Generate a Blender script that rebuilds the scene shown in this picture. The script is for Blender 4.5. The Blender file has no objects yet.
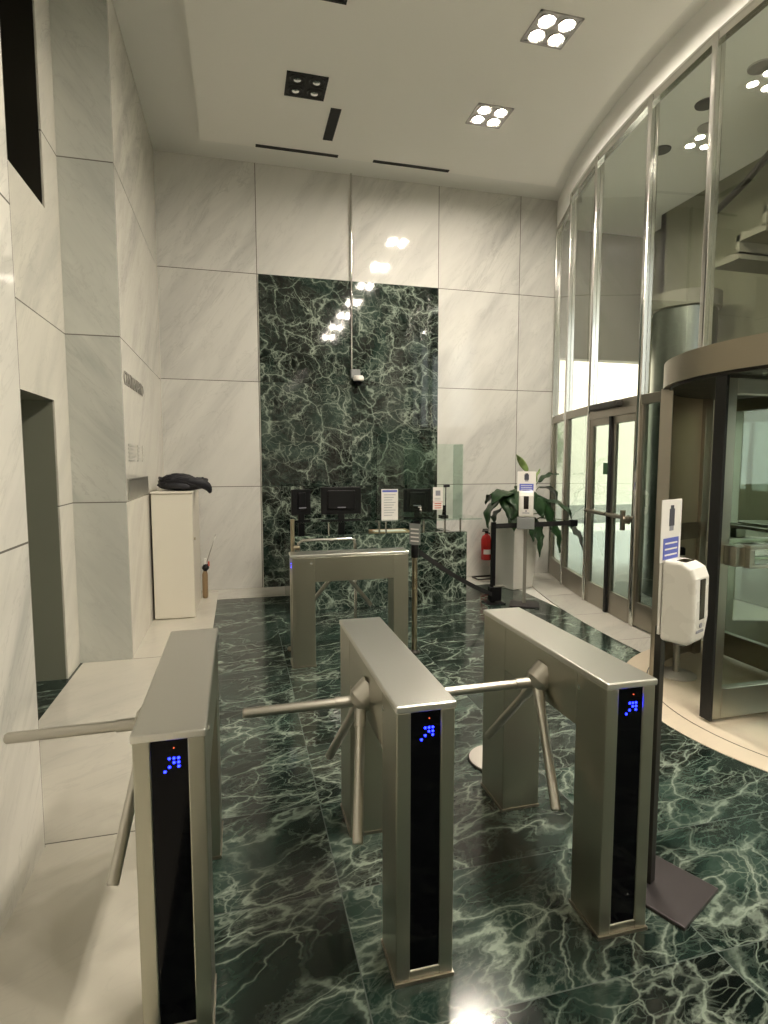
import bpy, bmesh, math, random
from mathutils import Vector, Matrix, noise
random.seed(7)
S = bpy.context.scene
C = S.collection
PI = math.pi

# ------------------------------------------------------------------ helpers
class MB:
    def __init__(s): s.bm = bmesh.new()
    def box(s, x0, x1, y0, y1, z0, z1):
        v = [s.bm.verts.new(p) for p in ((x0,y0,z0),(x1,y0,z0),(x1,y1,z0),(x0,y1,z0),(x0,y0,z1),(x1,y0,z1),(x1,y1,z1),(x0,y1,z1))]
        for f in ((3,2,1,0),(4,5,6,7),(0,1,5,4),(1,2,6,5),(2,3,7,6),(3,0,4,7)):
            s.bm.faces.new([v[i] for i in f])
        return s
    def prism(s, poly, z0, z1):
        a = [s.bm.verts.new((x,y,z0)) for x,y in poly]; b = [s.bm.verts.new((x,y,z1)) for x,y in poly]
        n = len(poly)
        s.bm.faces.new(a[::-1]); s.bm.faces.new(b)
        for i in range(n): s.bm.faces.new((a[i],a[(i+1)%n],b[(i+1)%n],b[i]))
        return s
    def bar(s, p0, p1, w, z0, z1, ext=0.0):
        """upright slab of thickness w standing on the chord p0-p1"""
        p0 = Vector(p0[:2]); p1 = Vector(p1[:2]); d = (p1-p0).normalized(); n = Vector((-d.y, d.x))*w/2
        p0 = p0-d*ext; p1 = p1+d*ext
        return s.prism([tuple(p0-n), tuple(p1-n), tuple(p1+n), tuple(p0+n)], z0, z1)
    def cyl(s, p0, p1, r0, r1=None, n=20):
        r1 = r0 if r1 is None else r1
        p0, p1 = Vector(p0), Vector(p1); d = (p1-p0).normalized()
        u = d.orthogonal().normalized(); w = d.cross(u)
        A = [s.bm.verts.new(p0+(u*math.cos(2*PI*i/n)+w*math.sin(2*PI*i/n))*r0) for i in range(n)]
        B = [s.bm.verts.new(p1+(u*math.cos(2*PI*i/n)+w*math.sin(2*PI*i/n))*r1) for i in range(n)]
        s.bm.faces.new(A[::-1]); s.bm.faces.new(B)
        for i in range(n):
            f = s.bm.faces.new((A[i],A[(i+1)%n],B[(i+1)%n],B[i])); f.smooth = True
        return s
    def tube(s, pts, r, n=10):
        pts = [Vector(p) for p in pts]; rings = []
        u = None
        for i, p in enumerate(pts):
            d = (pts[min(i+1,len(pts)-1)]-pts[max(i-1,0)]).normalized()
            u = (d.orthogonal() if u is None else u-d*u.dot(d)).normalized(); w = d.cross(u)
            rr = r[i] if isinstance(r, (list,tuple)) else r
            rings.append([s.bm.verts.new(p+(u*math.cos(2*PI*k/n)+w*math.sin(2*PI*k/n))*rr) for k in range(n)])
        for a, b in zip(rings, rings[1:]):
            for k in range(n):
                f = s.bm.faces.new((a[k],a[(k+1)%n],b[(k+1)%n],b[k])); f.smooth = True
        s.bm.faces.new(rings[0][::-1]); s.bm.faces.new(rings[-1])
        return s
    def lathe(s, prof, c=(0,0,0), n=32):
        rings = []
        for r, z in prof:
            rings.append([s.bm.verts.new((c[0]+r*math.cos(2*PI*k/n), c[1]+r*math.sin(2*PI*k/n), c[2]+z)) for k in range(n)])
        for a, b in zip(rings, rings[1:]):
            for k in range(n):
                f = s.bm.faces.new((a[k],a[(k+1)%n],b[(k+1)%n],b[k])); f.smooth = True
        s.bm.faces.new(rings[0][::-1]); s.bm.faces.new(rings[-1])
        return s
    def arc(s, c, r0, r1, a0, a1, z0, z1, n=24):
        """curved wall between two radii, angles in degrees"""
        ang = [math.radians(a0+(a1-a0)*i/n) for i in range(n+1)]
        poly = [(c[0]+r1*math.cos(a), c[1]+r1*math.sin(a)) for a in ang]+[(c[0]+r0*math.cos(a), c[1]+r0*math.sin(a)) for a in ang[::-1]]
        m = len(ang)
        lo = [s.bm.verts.new((x,y,z0)) for x,y in poly]; hi = [s.bm.verts.new((x,y,z1)) for x,y in poly]
        for i in range(2*m):
            j = (i+1) % (2*m); f = s.bm.faces.new((lo[i],lo[j],hi[j],hi[i])); f.smooth = (i != m-1 and i != 2*m-1)
        for i in range(m-1):
            k = 2*m-1-i
            s.bm.faces.new((hi[i],hi[i+1],hi[k-1],hi[k])); s.bm.faces.new((lo[k],lo[k-1],lo[i+1],lo[i]))
        return s
    def move(s, M, start=0):
        s.bm.verts.ensure_lookup_table()
        for v in s.bm.verts[start:] if start else s.bm.verts: v.co = M @ v.co
        return s
    def build(s, name, mat, parent=None, bevel=0, seg=2, subsurf=0, fixn=True):
        if fixn: bmesh.ops.recalc_face_normals(s.bm, faces=s.bm.faces)
        for e in s.bm.edges:
            if len(e.link_faces) == 2 and e.calc_face_angle(0) > math.radians(35): e.smooth = False
        me = bpy.data.meshes.new(name); s.bm.to_mesh(me); s.bm.free()
        me.materials.append(mat)
        o = bpy.data.objects.new(name, me); C.objects.link(o)
        if parent: o.parent = parent
        if bevel:
            b = o.modifiers.new('bevel', 'BEVEL'); b.width = bevel; b.segments = seg; b.limit_method = 'ANGLE'; b.angle_limit = math.radians(40)
            b.harden_normals = False
        if subsurf:
            m = o.modifiers.new('sub', 'SUBSURF'); m.levels = subsurf; m.render_levels = subsurf
        return o

def tag(o, label, cat, group=None):
    o['label'] = label; o['category'] = cat
    if group: o['group'] = group
    return o
def thing(name, label, cat, loc=(0,0,0), rz=0, group=None):
    o = bpy.data.objects.new(name, None); C.objects.link(o); o.empty_display_size = .1
    o.location = loc; o.rotation_euler = (0,0,rz)
    return tag(o, label, cat, group)
def struct(o, label=None):
    o['kind'] = 'structure'
    if label: o['label'] = label
    return o
def dup(root, loc, rz, label, group=None):
    r = root.copy(); C.objects.link(r); r.location = loc; r.rotation_euler = (0,0,rz); r['label'] = label
    if group: r['group'] = group
    for ch in list(root.children):
        c = ch.copy(); C.objects.link(c); c.parent = r
        for g in list(ch.children):
            d = g.copy(); C.objects.link(d); d.parent = c
    return r

# ------------------------------------------------------------------ materials
class NT:
    def __init__(s, name):
        s.m = bpy.data.materials.new(name); s.m.use_nodes = True; s.t = s.m.node_tree
        s.bsdf = s.t.nodes['Principled BSDF']; s.out = s.t.nodes['Material Output']
    def n(s, typ, **kw):
        nd = s.t.nodes.new(typ)
        for k, v in kw.items():
            if k.startswith('i_'): nd.inputs[k[2:].replace('_',' ')].default_value = v
            else: setattr(nd, k, v)
        return nd
    def l(s, a, b): s.t.links.new(a, b)
    def math(s, op, a, b=None, c=None):
        nd = s.t.nodes.new('ShaderNodeMath'); nd.operation = op
        for i, v in enumerate((a, b, c)):
            if v is None: continue
            if isinstance(v, (int, float)): nd.inputs[i].default_value = v
            else: s.l(v, nd.inputs[i])
        return nd.outputs[0]
    def mix(s, f, a, b):
        nd = s.t.nodes.new('ShaderNodeMix'); nd.data_type = 'RGBA'
        for sock, v in ((nd.inputs[0], f), (nd.inputs[6], a), (nd.inputs[7], b)):
            if isinstance(v, (int, float)): sock.default_value = v
            elif isinstance(v, tuple): sock.default_value = (*v, 1) if len(v) == 3 else v
            else: s.l(v, sock)
        return nd.outputs[2]
    def ramp(s, f, stops, interp='LINEAR'):
        nd = s.t.nodes.new('ShaderNodeValToRGB'); cr = nd.color_ramp; cr.interpolation = interp
        while len(cr.elements) < len(stops): cr.elements.new(.5)
        for e, (p, c) in zip(cr.elements, stops):
            e.position = p; e.color = (*c, 1) if isinstance(c, tuple) else (c, c, c, 1)
        s.l(f, nd.inputs[0]); return nd.outputs[0]
    def vmath(s, op, a, b=None):
        nd = s.t.nodes.new('ShaderNodeVectorMath'); nd.operation = op
        for i, v in enumerate((a, b)):
            if v is None: continue
            if isinstance(v, tuple): nd.inputs[i].default_value = v
            elif isinstance(v, (int, float)): nd.inputs[i].default_value = (v, v, v)
            else: s.l(v, nd.inputs[i])
        return nd.outputs[0]
    def noise(s, vec, scale, detail=4, rough=.5, dist=0):
        nd = s.n('ShaderNodeTexNoise'); nd.inputs['Scale'].default_value = scale; nd.inputs['Detail'].default_value = detail
        nd.inputs['Roughness'].default_value = rough; nd.inputs['Distortion'].default_value = dist
        s.l(vec, nd.inputs['Vector']); return nd
    def setp(s, **kw):
        for k, v in kw.items():
            k = k.replace('_', ' ')
            if hasattr(v, 'is_linked') or hasattr(v, 'links'): s.l(v, s.bsdf.inputs[k])
            else: s.bsdf.inputs[k].default_value = (*v, 1) if isinstance(v, tuple) and len(v) == 3 else v

def simple(name, col, rough=.5, metal=0, spec=.5, emit=0, ecol=None, coat=0):
    m = NT(name); m.setp(Base_Color=col, Roughness=rough, Metallic=metal)
    m.bsdf.inputs['Specular IOR Level'].default_value = spec
    if coat: m.bsdf.inputs['Coat Weight'].default_value = coat; m.bsdf.inputs['Coat Roughness'].default_value = .05
    if emit:
        m.bsdf.inputs['Emission Color'].default_value = (*(ecol or col), 1); m.bsdf.inputs['Emission Strength'].default_value = emit
    # slight surface variation keeps it from looking like plastic
    g = m.n('ShaderNodeNewGeometry'); nz = m.noise(g.outputs['Position'], 9, 3)
    r = m.math('MULTIPLY_ADD', nz.outputs['Fac'], .12, max(0.01, rough-.06)); m.l(r, m.bsdf.inputs['Roughness'])
    return m.m

def seam(m, coord, spacing, off, w):
    """returns (mask, cell index)"""
    t = m.math('DIVIDE', m.math('SUBTRACT', coord, off), spacing)
    fr = m.math('ABSOLUTE', m.math('SUBTRACT', m.math('FRACT', m.math('ADD', t, .5)), .5))
    return m.math('LESS_THAN', m.math('MULTIPLY', fr, spacing), w), m.math('FLOOR', t)

def tiles(m, specs):
    """specs: list of (axis, spacing, offset, width) -> seam mask, per-tile random value and vector"""
    g = m.n('ShaderNodeNewGeometry'); sp = m.n('ShaderNodeSeparateXYZ'); m.l(g.outputs['Position'], sp.inputs[0])
    masks = []; comb = m.n('ShaderNodeCombineXYZ')
    for k, (ax, s_, o_, w_) in enumerate(specs):
        mk, cell = seam(m, sp.outputs[ax], s_, o_, w_); masks.append(mk); m.l(cell, comb.inputs[k])
    tot = masks[0]
    for k in masks[1:]: tot = m.math('MAXIMUM', tot, k)
    wn = m.n('ShaderNodeTexWhiteNoise'); m.l(comb.outputs[0], wn.inputs['Vector'])
    return g.outputs['Position'], tot, wn.outputs['Value'], wn.outputs['Color']

def white_marble(name, specs, base=(.72,.70,.64), dark=(.42,.42,.39), rot=(0,0.75,0), rough=.07, seamcol=(.16,.15,.13), amount=.85, stretch=(.5,1.6,2.4)):
    m = NT(name); pos, sm, rv, rc = tiles(m, specs)
    vec = m.vmath('ADD', pos, m.vmath('MULTIPLY', rc, 17.0))
    mp = m.n('ShaderNodeMapping', vector_type='TEXTURE'); mp.inputs['Rotation'].default_value = rot; mp.inputs['Scale'].default_value = tuple(1/k for k in stretch)
    m.l(vec, mp.inputs['Vector'])
    n1 = m.noise(mp.outputs[0], 1.5, 6, .58, .55)
    n2 = m.noise(mp.outputs[0], .6, 3, .5, .2)
    n3 = m.noise(mp.outputs[0], 2.4, 8, .6, 1.2)
    soft = m.ramp(n1.outputs['Fac'], [(.42, 0.0), (.68, 1.0)])
    vein = m.ramp(n3.outputs['Fac'], [(.485, 0.0), (.5, 1.0), (.52, 0.0)])
    big = m.ramp(n2.outputs['Fac'], [(.35, .15), (.7, 1.0)])
    f = m.math('MULTIPLY', m.math('MULTIPLY', soft, big), amount)
    f2 = m.math('MULTIPLY', m.math('MULTIPLY', vein, big), amount*.42)
    c = m.mix(f, base, dark); c = m.mix(f2, c, (.30,.30,.28))
    c = m.mix(m.math('MULTIPLY', rv, .14), c, (.5,.48,.43))
    c = m.mix(sm, c, seamcol)
    m.setp(Base_Color=c, Roughness=m.math('MULTIPLY_ADD', n1.outputs['Fac'], .08, rough-.04))
    return m.m

def green_marble(name, specs, scale=1.0, rough=.07, stretch=(1,1,1), rot=(0,0,0), seamcol=(.10,.12,.11), bright=1.0, dn=.05):
    m = NT(name); pos, sm, rv, rc = tiles(m, specs)
    vec = m.vmath('ADD', pos, m.vmath('MULTIPLY', rc, 23.0))
    mp = m.n('ShaderNodeMapping', vector_type='TEXTURE'); mp.inputs['Rotation'].default_value = rot; mp.inputs['Scale'].default_value = tuple(1/(scale*k) for k in stretch)
    m.l(vec, mp.inputs['Vector']); v = mp.outputs[0]
    w1 = m.noise(v, 1.3, 4, .5); w2 = m.noise(v, 5.5, 4, .6)
    d1 = m.vmath('MULTIPLY', m.vmath('SUBTRACT', w1.outputs['Color'], .5), .85)
    d2 = m.vmath('MULTIPLY', m.vmath('SUBTRACT', w2.outputs['Color'], .5), .13)
    vv = m.vmath('ADD', m.vmath('ADD', v, d1), d2)
    def vor(sc, src):
        nd = m.n('ShaderNodeTexVoronoi', feature='DISTANCE_TO_EDGE'); nd.inputs['Scale'].default_value = sc; m.l(src, nd.inputs['Vector']); return nd.outputs['Distance']
    e1 = vor(1.9, vv); e2 = vor(4.6, vv); e3 = vor(10.5, vv)
    patch = m.noise(v, .9, 6, .62, .9); patch2 = m.noise(v, 1.7, 5, .62, .5); patch3 = m.noise(vv, 2.2, 4, .55)
    dens = m.ramp(patch2.outputs['Fac'], [(.42-dn, 0.0), (.60-dn, 1.0)])
    dens1 = m.ramp(patch3.outputs['Fac'], [(.40-dn, .10), (.58-dn, 1.0)])
    v1 = m.math('MULTIPLY', m.ramp(e1, [(0, 1.0), (.010, .8), (.022, .22), (.06, .05), (.09, 0.0)]), dens1)
    v2 = m.math('MULTIPLY', m.ramp(e2, [(0, 1.0), (.016, .6), (.035, .08), (.06, 0.0)]), dens)
    v3 = m.math('MULTIPLY', m.ramp(e3, [(0, .8), (.04, .25), (.08, 0.0)]), m.math('MULTIPLY', dens, dens1))
    thin = m.noise(v, 2.6, 9, .68, 1.2)
    v4 = m.math('MULTIPLY', m.ramp(thin.outputs['Fac'], [(.475, 0.0), (.5, .7), (.525, 0.0)]), dens1)
    veins = m.math('MINIMUM', m.math('ADD', m.math('ADD', m.math('MULTIPLY', v1, .85), m.math('MULTIPLY', v2, .6)), m.math('ADD', m.math('MULTIPLY', v3, .4), m.math('MULTIPLY', v4, .30))), 1.0)
    base = m.ramp(patch.outputs['Fac'], [(.36-dn, (.0022,.0032,.0028)), (.52-dn, (.006,.012,.0095)), (.63-dn, (.017,.034,.027)), (.80-dn, (.045,.075,.059))])
    veincol = m.mix(patch2.outputs['Fac'], tuple(bright*k for k in (.17,.25,.20)), tuple(bright*k for k in (.48,.54,.45)))
    c = m.mix(veins, base, veincol)
    c = m.mix(m.math('MULTIPLY', sm, .8), c, seamcol)
    m.setp(Base_Color=c, Roughness=m.math('MULTIPLY_ADD', w2.outputs['Fac'], .05, rough-.02))
    return m.m

def brushed(name, col=(.50,.49,.44), rough=.3, axis=(60,2,2), amt=.16, bumpy=.0):
    m = NT(name); tc = m.n('ShaderNodeTexCoord'); mp = m.n('ShaderNodeMapping'); mp.inputs['Scale'].default_value = axis
    m.l(tc.outputs['Object'], mp.inputs['Vector'])
    nz = m.noise(mp.outputs[0], 9, 2, .5)
    nb = m.noise(tc.outputs['Object'], 2.2, 3, .5)
    c = m.mix(m.math('MULTIPLY', nz.outputs['Fac'], .10), col, tuple(k*.8 for k in col))
    r = m.math('ADD', m.math('MULTIPLY_ADD', nz.outputs['Fac'], amt*.35, rough-amt*.175), m.math('MULTIPLY', nb.outputs['Fac'], .06))
    m.setp(Base_Color=c, Roughness=r, Metallic=1.0)
    return m.m

def glass(name, tint=(.86,.93,.89), refl=1.0, rough=0.0):
    m = NT(name); t = m.t; t.nodes.remove(m.bsdf)
    tr = m.n('ShaderNodeBsdfTransparent'); tr.inputs[0].default_value = (*tint, 1)
    gl = m.n('ShaderNodeBsdfGlossy'); gl.inputs['Roughness'].default_value = rough; gl.inputs[0].default_value = (.95,.97,.96,1)
    fr = m.n('ShaderNodeFresnel'); fr.inputs['IOR'].default_value = 1.5
    g = m.n('ShaderNodeNewGeometry')                      # reflect on the outer skin of the pane only
    f = m.math('MULTIPLY', m.math('MINIMUM', m.math('MULTIPLY', fr.outputs[0], refl*1.6), .95), m.math('SUBTRACT', 1.0, g.outputs['Backfacing']))
    mx = m.n('ShaderNodeMixShader'); m.l(f, mx.inputs[0]); m.l(tr.outputs[0], mx.inputs[1]); m.l(gl.outputs[0], mx.inputs[2])
    m.l(mx.outputs[0], m.out.inputs['Surface'])
    return m.m

Z0, ZS = 0.0, 1.376
M_back = white_marble('white_marble_back', [('X',1.245,.288,.0045), ('Z',ZS,0,.0045)], base=(.70,.69,.65), dark=(.42,.42,.41), rot=(0,-.95,0))
M_side = white_marble('white_marble_side', [('Z',ZS-.011,-.002,.0045), ('Y',2.6,5.21,.0045)], base=(.74,.71,.63), rot=(.8,0,0), stretch=(1.6,.5,2.4))
M_pilf = white_marble('white_marble_pillar_shaded', [('Z',ZS-.011,-.002,.0045), ('X',5,-3,.002)], base=(.60,.61,.56), dark=(.36,.38,.36), rot=(0,.9,0))  # pillar front: marble darkened, its shade is put into the colour
M_near = white_marble('white_marble_near', [('Z',ZS-.011,-.002,.0045), ('Y',2.4,.28,.0045)], base=(.74,.72,.66), rot=(.8,0,0), stretch=(1.6,.5,2.4))
M_lfloor = white_marble('white_marble_floor', [('X',1.05,-1.33,.0035), ('Y',2.49,2.70,.004)], base=(.62,.59,.51), dark=(.42,.41,.36), rot=(0,0,.6), rough=.14, amount=.6)
M_strip = white_marble('white_marble_strip', [('X',9,-2,.003), ('Y',.9,4.6,.003)], base=(.60,.58,.52), rot=(0,0,.6), rough=.10)
M_drumfl = white_marble('cream_marble_floor', [('X',9,-2,.003), ('Y',9,-4,.003)], base=(.66,.57,.44), dark=(.5,.43,.33), rot=(0,0,.3), rough=.2, amount=.3)
M_floor = green_marble('green_marble_floor', [('X',1.22,.36,.0025), ('Y',.60,1.50,.0025)], scale=1.25, stretch=(.75,1.35,1), rot=(0,0,.35), rough=.13, dn=.05, bright=.68)
M_panel = green_marble('green_marble_panel', [('X',1.245,.288,.004), ('Z',ZS,0,.004)], scale=1.35, rough=.05, stretch=(1,1,1.15), rot=(0,.5,0), seamcol=(.03,.04,.035), bright=.8, dn=.045)
M_desk = green_marble('green_marble_desk', [('X',3,.55,.002), ('Z',3,-.5,.002)], scale=1.3, rough=.06, rot=(.3,.5,.2), bright=1.1, dn=.11)
M_ceil = simple('ceiling_paint', (.86,.85,.80), .85, spec=.2)
M_perim = simple('ceiling_border_paint', (.80,.80,.76), .85, spec=.2)
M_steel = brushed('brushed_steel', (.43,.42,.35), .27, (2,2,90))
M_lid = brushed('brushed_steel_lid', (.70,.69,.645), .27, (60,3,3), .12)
M_arm = brushed('satin_steel_tube', (.50,.48,.43), .27, (1,1,1), .03)
M_chrome = brushed('polished_chrome', (.66,.65,.62), .12, (3,3,30), .06)
M_frame = brushed('bronze_steel_frame', (.36,.33,.28), .30, (3,3,40), .12)
M_drum = brushed('bronze_drum_panel', (.70,.62,.50), .28, (60,60,1), .1)
M_canopy = brushed('dull_steel_canopy', (.34,.30,.23), .36, (3,3,50), .12)
M_dark = simple('dark_steel', (.045,.042,.036), .45, .6)
M_black = simple('black_rubber', (.008,.008,.008), .6)
M_blackgl = simple('black_acrylic', (.002,.002,.003), .08, spec=.12)
M_blackpl = simple('black_plastic', (.006,.006,.007), .4, spec=.25)
M_belt = simple('black_webbing', (.010,.010,.010), .8)
M_led = simple('blue_led', (.05,.06,1), .4, emit=9, ecol=(.006,.012,1.0))
M_led_r = simple('red_led', (.4,.03,.01), .4, emit=.6, ecol=(1,.15,.05))
M_glass = glass('window_glass', (.94,.96,.93), 1.0)
M_glass_low = glass('door_glass', (.90,.95,.91), 1.0)
M_glass_film = glass('film_glass', (.56,.62,.585), 1.0)
M_glass_grn = glass('counter_glass', (.80,.89,.85), 1.2)
M_glass_scr = glass('screen_glass', (.90,.95,.92), .9)
M_glass_edge = glass('green_glass_edge', (.88,.94,.91), 1.0)
M_lamp = simple('lamp_glow', (1,1,1), .5, emit=400, ecol=(1,.90,.76))
M_lampoff = simple('lamp_reflector_off', (.75,.75,.75), .15, 1)
M_lampbox = simple('lamp_box_black', (.012,.012,.010), .5)
M_lampbox_glare = simple('lamp_box_glare', (.45,.43,.42), .4, .7)  # dark lamp housing lightened: glare of the lit lamps painted into it
M_slot = simple('slot_dark', (.008,.008,.007), .7)
M_cab = simple('cabinet_cream', (.78,.74,.64), .4)
M_cab2 = simple('cabinet_edge_cream', (.70,.65,.55), .4)
M_jacket = simple('jacket_black', (.009,.009,.014), .6)
M_wood = simple('tan_wood', (.28,.19,.10), .5)
M_tray = simple('pale_wood_tray', (.55,.40,.24), .45)
M_white = simple('white_plastic', (.80,.78,.73), .28, coat=.2)
M_paper = simple('white_paper', (.80,.78,.74), .7)
M_blueink = simple('blue_print', (.10,.13,.50), .6)
M_greyink = simple('grey_print', (.28,.28,.32), .6)
M_darkink = simple('dark_print', (.05,.05,.07), .6)
M_redink = simple('red_print', (.55,.10,.06), .6)
M_window = simple('smoked_window', (.012,.008,.006), .1)
M_greybox = simple('grey_plastic', (.22,.23,.23), .4)
M_plate = simple('stand_base_plate', (.055,.048,.050), .42, .5)
M_disc = simple('pale_disc_steel', (.62,.58,.53), .35, .35)
M_red = simple('extinguisher_red', (.42,.012,.010), .3)
M_pot = simple('planter_white', (.78,.77,.72), .35)
M_leaf = None
M_olive = simple('olive_wall_paint', (.20,.195,.14), .7)
M_porc = simple('portico_ceiling_paint', (.86,.86,.80), .8)
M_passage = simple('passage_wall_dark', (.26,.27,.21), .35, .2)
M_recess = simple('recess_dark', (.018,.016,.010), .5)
M_column = brushed('column_steel', (.20,.21,.19), .3, (40,40,2), .15)
M_stair = simple('stair_concrete', (.20,.19,.15), .7)
M_pave = simple('pale_pavement', (.70,.69,.64), .6)
M_facade = simple('cream_facade', (.76,.70,.60), .8)
M_asph = simple('asphalt', (.22,.22,.21), .8)
M_metalgrey = simple('grey_metal_plate', (.36,.35,.31), .35, .6)
M_text = simple('sign_letter_grey', (.30,.29,.26), .5, .3)
M_textsmall = simple('directory_letter_grey', (.42,.41,.37), .6)
M_greenst = simple('green_sticker', (.02,.10,.03), .5)
M_bark = simple('tree_bark', (.10,.07,.04), .9)
M_treeleaf = simple('tree_leaf', (.16,.27,.10), .7)
M_brass = brushed('warm_steel_post', (.50,.43,.31), .25, (20,20,1), .06)

def leafmat(name, a, b):
    m = NT(name); tc = m.n('ShaderNodeTexCoord'); n1 = m.noise(tc.outputs['Object'], 14, 4)
    c = m.mix(m.ramp(n1.outputs['Fac'], [(.35, 0.0), (.7, 1.0)]), a, b)
    m.setp(Base_Color=c, Roughness=.35); return m.m
M_leaf = leafmat('leaf_dark_green', (.010,.030,.011), (.022,.058,.018))
M_leafpale = leafmat('leaf_pale_green', (.16,.26,.07), (.30,.38,.14))
M_stem = simple('plant_stem', (.09,.12,.04), .5)

# ------------------------------------------------------------------ camera
H = 1.7
cam_d = bpy.data.cameras.new('camera'); cam = bpy.data.objects.new('camera', cam_d); C.objects.link(cam)
cam_d.sensor_fit = 'VERTICAL'; cam_d.sensor_height = 24; cam_d.lens = 570*24/1024; cam_d.clip_start = .05; cam_d.clip_end = 300
yaw, pitch = math.radians(14.314), math.radians(5.013)
cam.location = (0,0,H); cam.rotation_euler = (PI/2-pitch, 0, -yaw)
S.camera = cam
S.view_settings.view_transform = 'Standard'; S.view_settings.look = 'None'; S.view_settings.gamma = 1; S.view_settings.use_curve_mapping = False
S.view_settings.exposure = 1.06

# ------------------------------------------------------------------ room shell
GC, GR = (13.9, 4.02), 10.0                      # glass curve: circle centre and radius
def gx(y, r=GR): return GC[0]-math.sqrt(r*r-(y-GC[1])**2)
WB = 7.8
ROOM_Y0 = -5.0

def box_obj(name, mat, *b, parent=None, bevel=0):
    m = MB()
    for q in b: m.box(*q)
    return m.build(name, mat, parent, bevel)

struct(box_obj('floor', M_floor, (-1.33, 3.6, ROOM_Y0, WB, -.12, 0)), 'polished dark green marble floor with pale veins')
ys = [ROOM_Y0]+[ROOM_Y0+i*.4 for i in range(1, 32)]+[WB]
# light marble border strips set flush into the floor
struct(box_obj('trim_1', M_lfloor, (-1.31, -.285, ROOM_Y0, WB, -.02, .003)), 'pale marble floor border along the left wall')
struct(box_obj('trim_2', M_strip, (-.285, 4.62, 7.24, WB, -.02, .0032)), 'pale marble floor strip along the back wall')
yy = [.9+i*(7.24-.9)/40 for i in range(41)]
struct(MB().prism([(gx(y, 10.44), y) for y in yy]+[(gx(y, 9.9), y) for y in yy[::-1]], -.02, .0034).build('trim_3', M_strip), 'pale marble strip along the curved glass wall')
DC = (4.08, 2.97)
struct(MB().lathe([(1.42,-.02),(1.42,.0036)], (*DC,0), 72).build('trim_4', M_drumfl), 'round cream marble floor under the revolving door')
struct(MB().arc(DC, 1.238, 1.246, 90, 270, .0036, .0042, 48).build('trim_5', M_dark), 'thin metal ring set in the cream floor')

struct(box_obj('wall_back', M_back, (-1.9, gx(WB)+.05, WB, WB+.22, 0, 5.7)), 'white marble slab wall behind the reception')
struct(box_obj('trim_6', M_panel, (.305, 2.778, WB-.012, WB, 0.0, 4.128)), 'green marble panel on the back wall')
# left pillar block running to the back wall
struct(box_obj('wall_left', M_side, (-1.9, -.92, 5.212, WB, 0, 5.7)), 'white marble side of the pillar')
struct(box_obj('trim_7', M_pilf, (-1.35, -.921, 5.19, 5.2125, 0, 5.5)), 'white marble pillar front with shade mixed into its colour')
# far left wall with the doorway and the high opening
DY0, DY1, DZ = 3.3, 4.83, 2.162
UZ0, UZ1 = 3.55, 5.12
XL = -1.33
struct(box_obj('wall_left_inner', M_side,
    (XL-.016, XL, DY1, 5.2, 0, 5.7), (XL-.016, XL, 2.5, DY0, 0, 5.7),
    (XL-.016, XL, DY0, DY1, DZ, UZ0), (XL-.016, XL, DY0, DY1, UZ1, 5.7)), 'white marble wall with doorway')
struct(box_obj('wall_left_near', M_near, (-1.7, -.863, ROOM_Y0, 2.68, 0, 5.7)), 'white marble wall nearest the camera')
# dark passage behind the doorway and the dark space behind the high opening
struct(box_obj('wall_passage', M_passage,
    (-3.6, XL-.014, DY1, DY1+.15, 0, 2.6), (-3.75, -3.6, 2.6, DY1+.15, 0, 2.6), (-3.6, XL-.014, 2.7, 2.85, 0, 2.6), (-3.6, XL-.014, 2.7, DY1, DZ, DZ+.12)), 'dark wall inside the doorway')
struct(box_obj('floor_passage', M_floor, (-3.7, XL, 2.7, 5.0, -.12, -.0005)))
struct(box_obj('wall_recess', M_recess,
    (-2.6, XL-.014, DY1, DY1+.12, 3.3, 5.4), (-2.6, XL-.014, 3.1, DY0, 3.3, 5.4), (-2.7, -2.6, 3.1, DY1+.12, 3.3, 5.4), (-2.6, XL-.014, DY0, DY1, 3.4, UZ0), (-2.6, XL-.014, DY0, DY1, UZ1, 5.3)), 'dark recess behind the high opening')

# ceiling: perimeter at 5.5, dropped panel at 5.40 with a curved right edge
ZC = 5.40
per = [(-1.9, ROOM_Y0), (4.6, ROOM_Y0)]+[(gx(y)+.1, y) for y in [0+i*WB/30 for i in range(31)]]+[(-1.9, WB)]
struct(MB().prism(per, 5.5, 5.7).build('ceiling', M_perim), 'white ceiling border')
ye = [ROOM_Y0+.3+i*(7.23-ROOM_Y0-.3)/60 for i in range(61)]
edge = [(gx(max(y, .2), GR+.19+.08*min(1, max(0, (7.2-y)/3))), y) for y in ye]
struct(MB().prism([(-.34, ROOM_Y0+.3)]+edge+[(-.34, 7.23)], ZC, 5.5).build('ceiling_panel', M_ceil), 'dropped white ceiling panel')
# curved bulkhead above the glass
yb = [0+i*(6.95-0)/40 for i in range(41)]
struct(MB().prism([(gx(y, GR+.05), y) for y in yb]+[(gx(y, GR-.12), y) for y in yb[::-1]], 5.20, 5.5).build('trim_8', M_perim), 'curved white bulkhead above the glass')
yb2 = [6.95+i*(WB-6.95)/10 for i in range(11)]
struct(MB().prism([(gx(y, GR+.03), y) for y in yb2]+[(gx(y, GR-.12), y) for y in yb2[::-1]], 5.10, 5.5).build('trim_9', M_perim), 'low bulkhead in the corner')

# room behind the photographer
struct(box_obj('wall_right', M_near, (4.45, 4.65, ROOM_Y0, .15, 0, 5.7)), 'white marble wall at the right behind the camera')
struct(box_obj('wall_front', M_near, (-1.9, 4.65, ROOM_Y0-.2, ROOM_Y0, 0, 5.7)), 'marble wall behind the camera')

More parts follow.
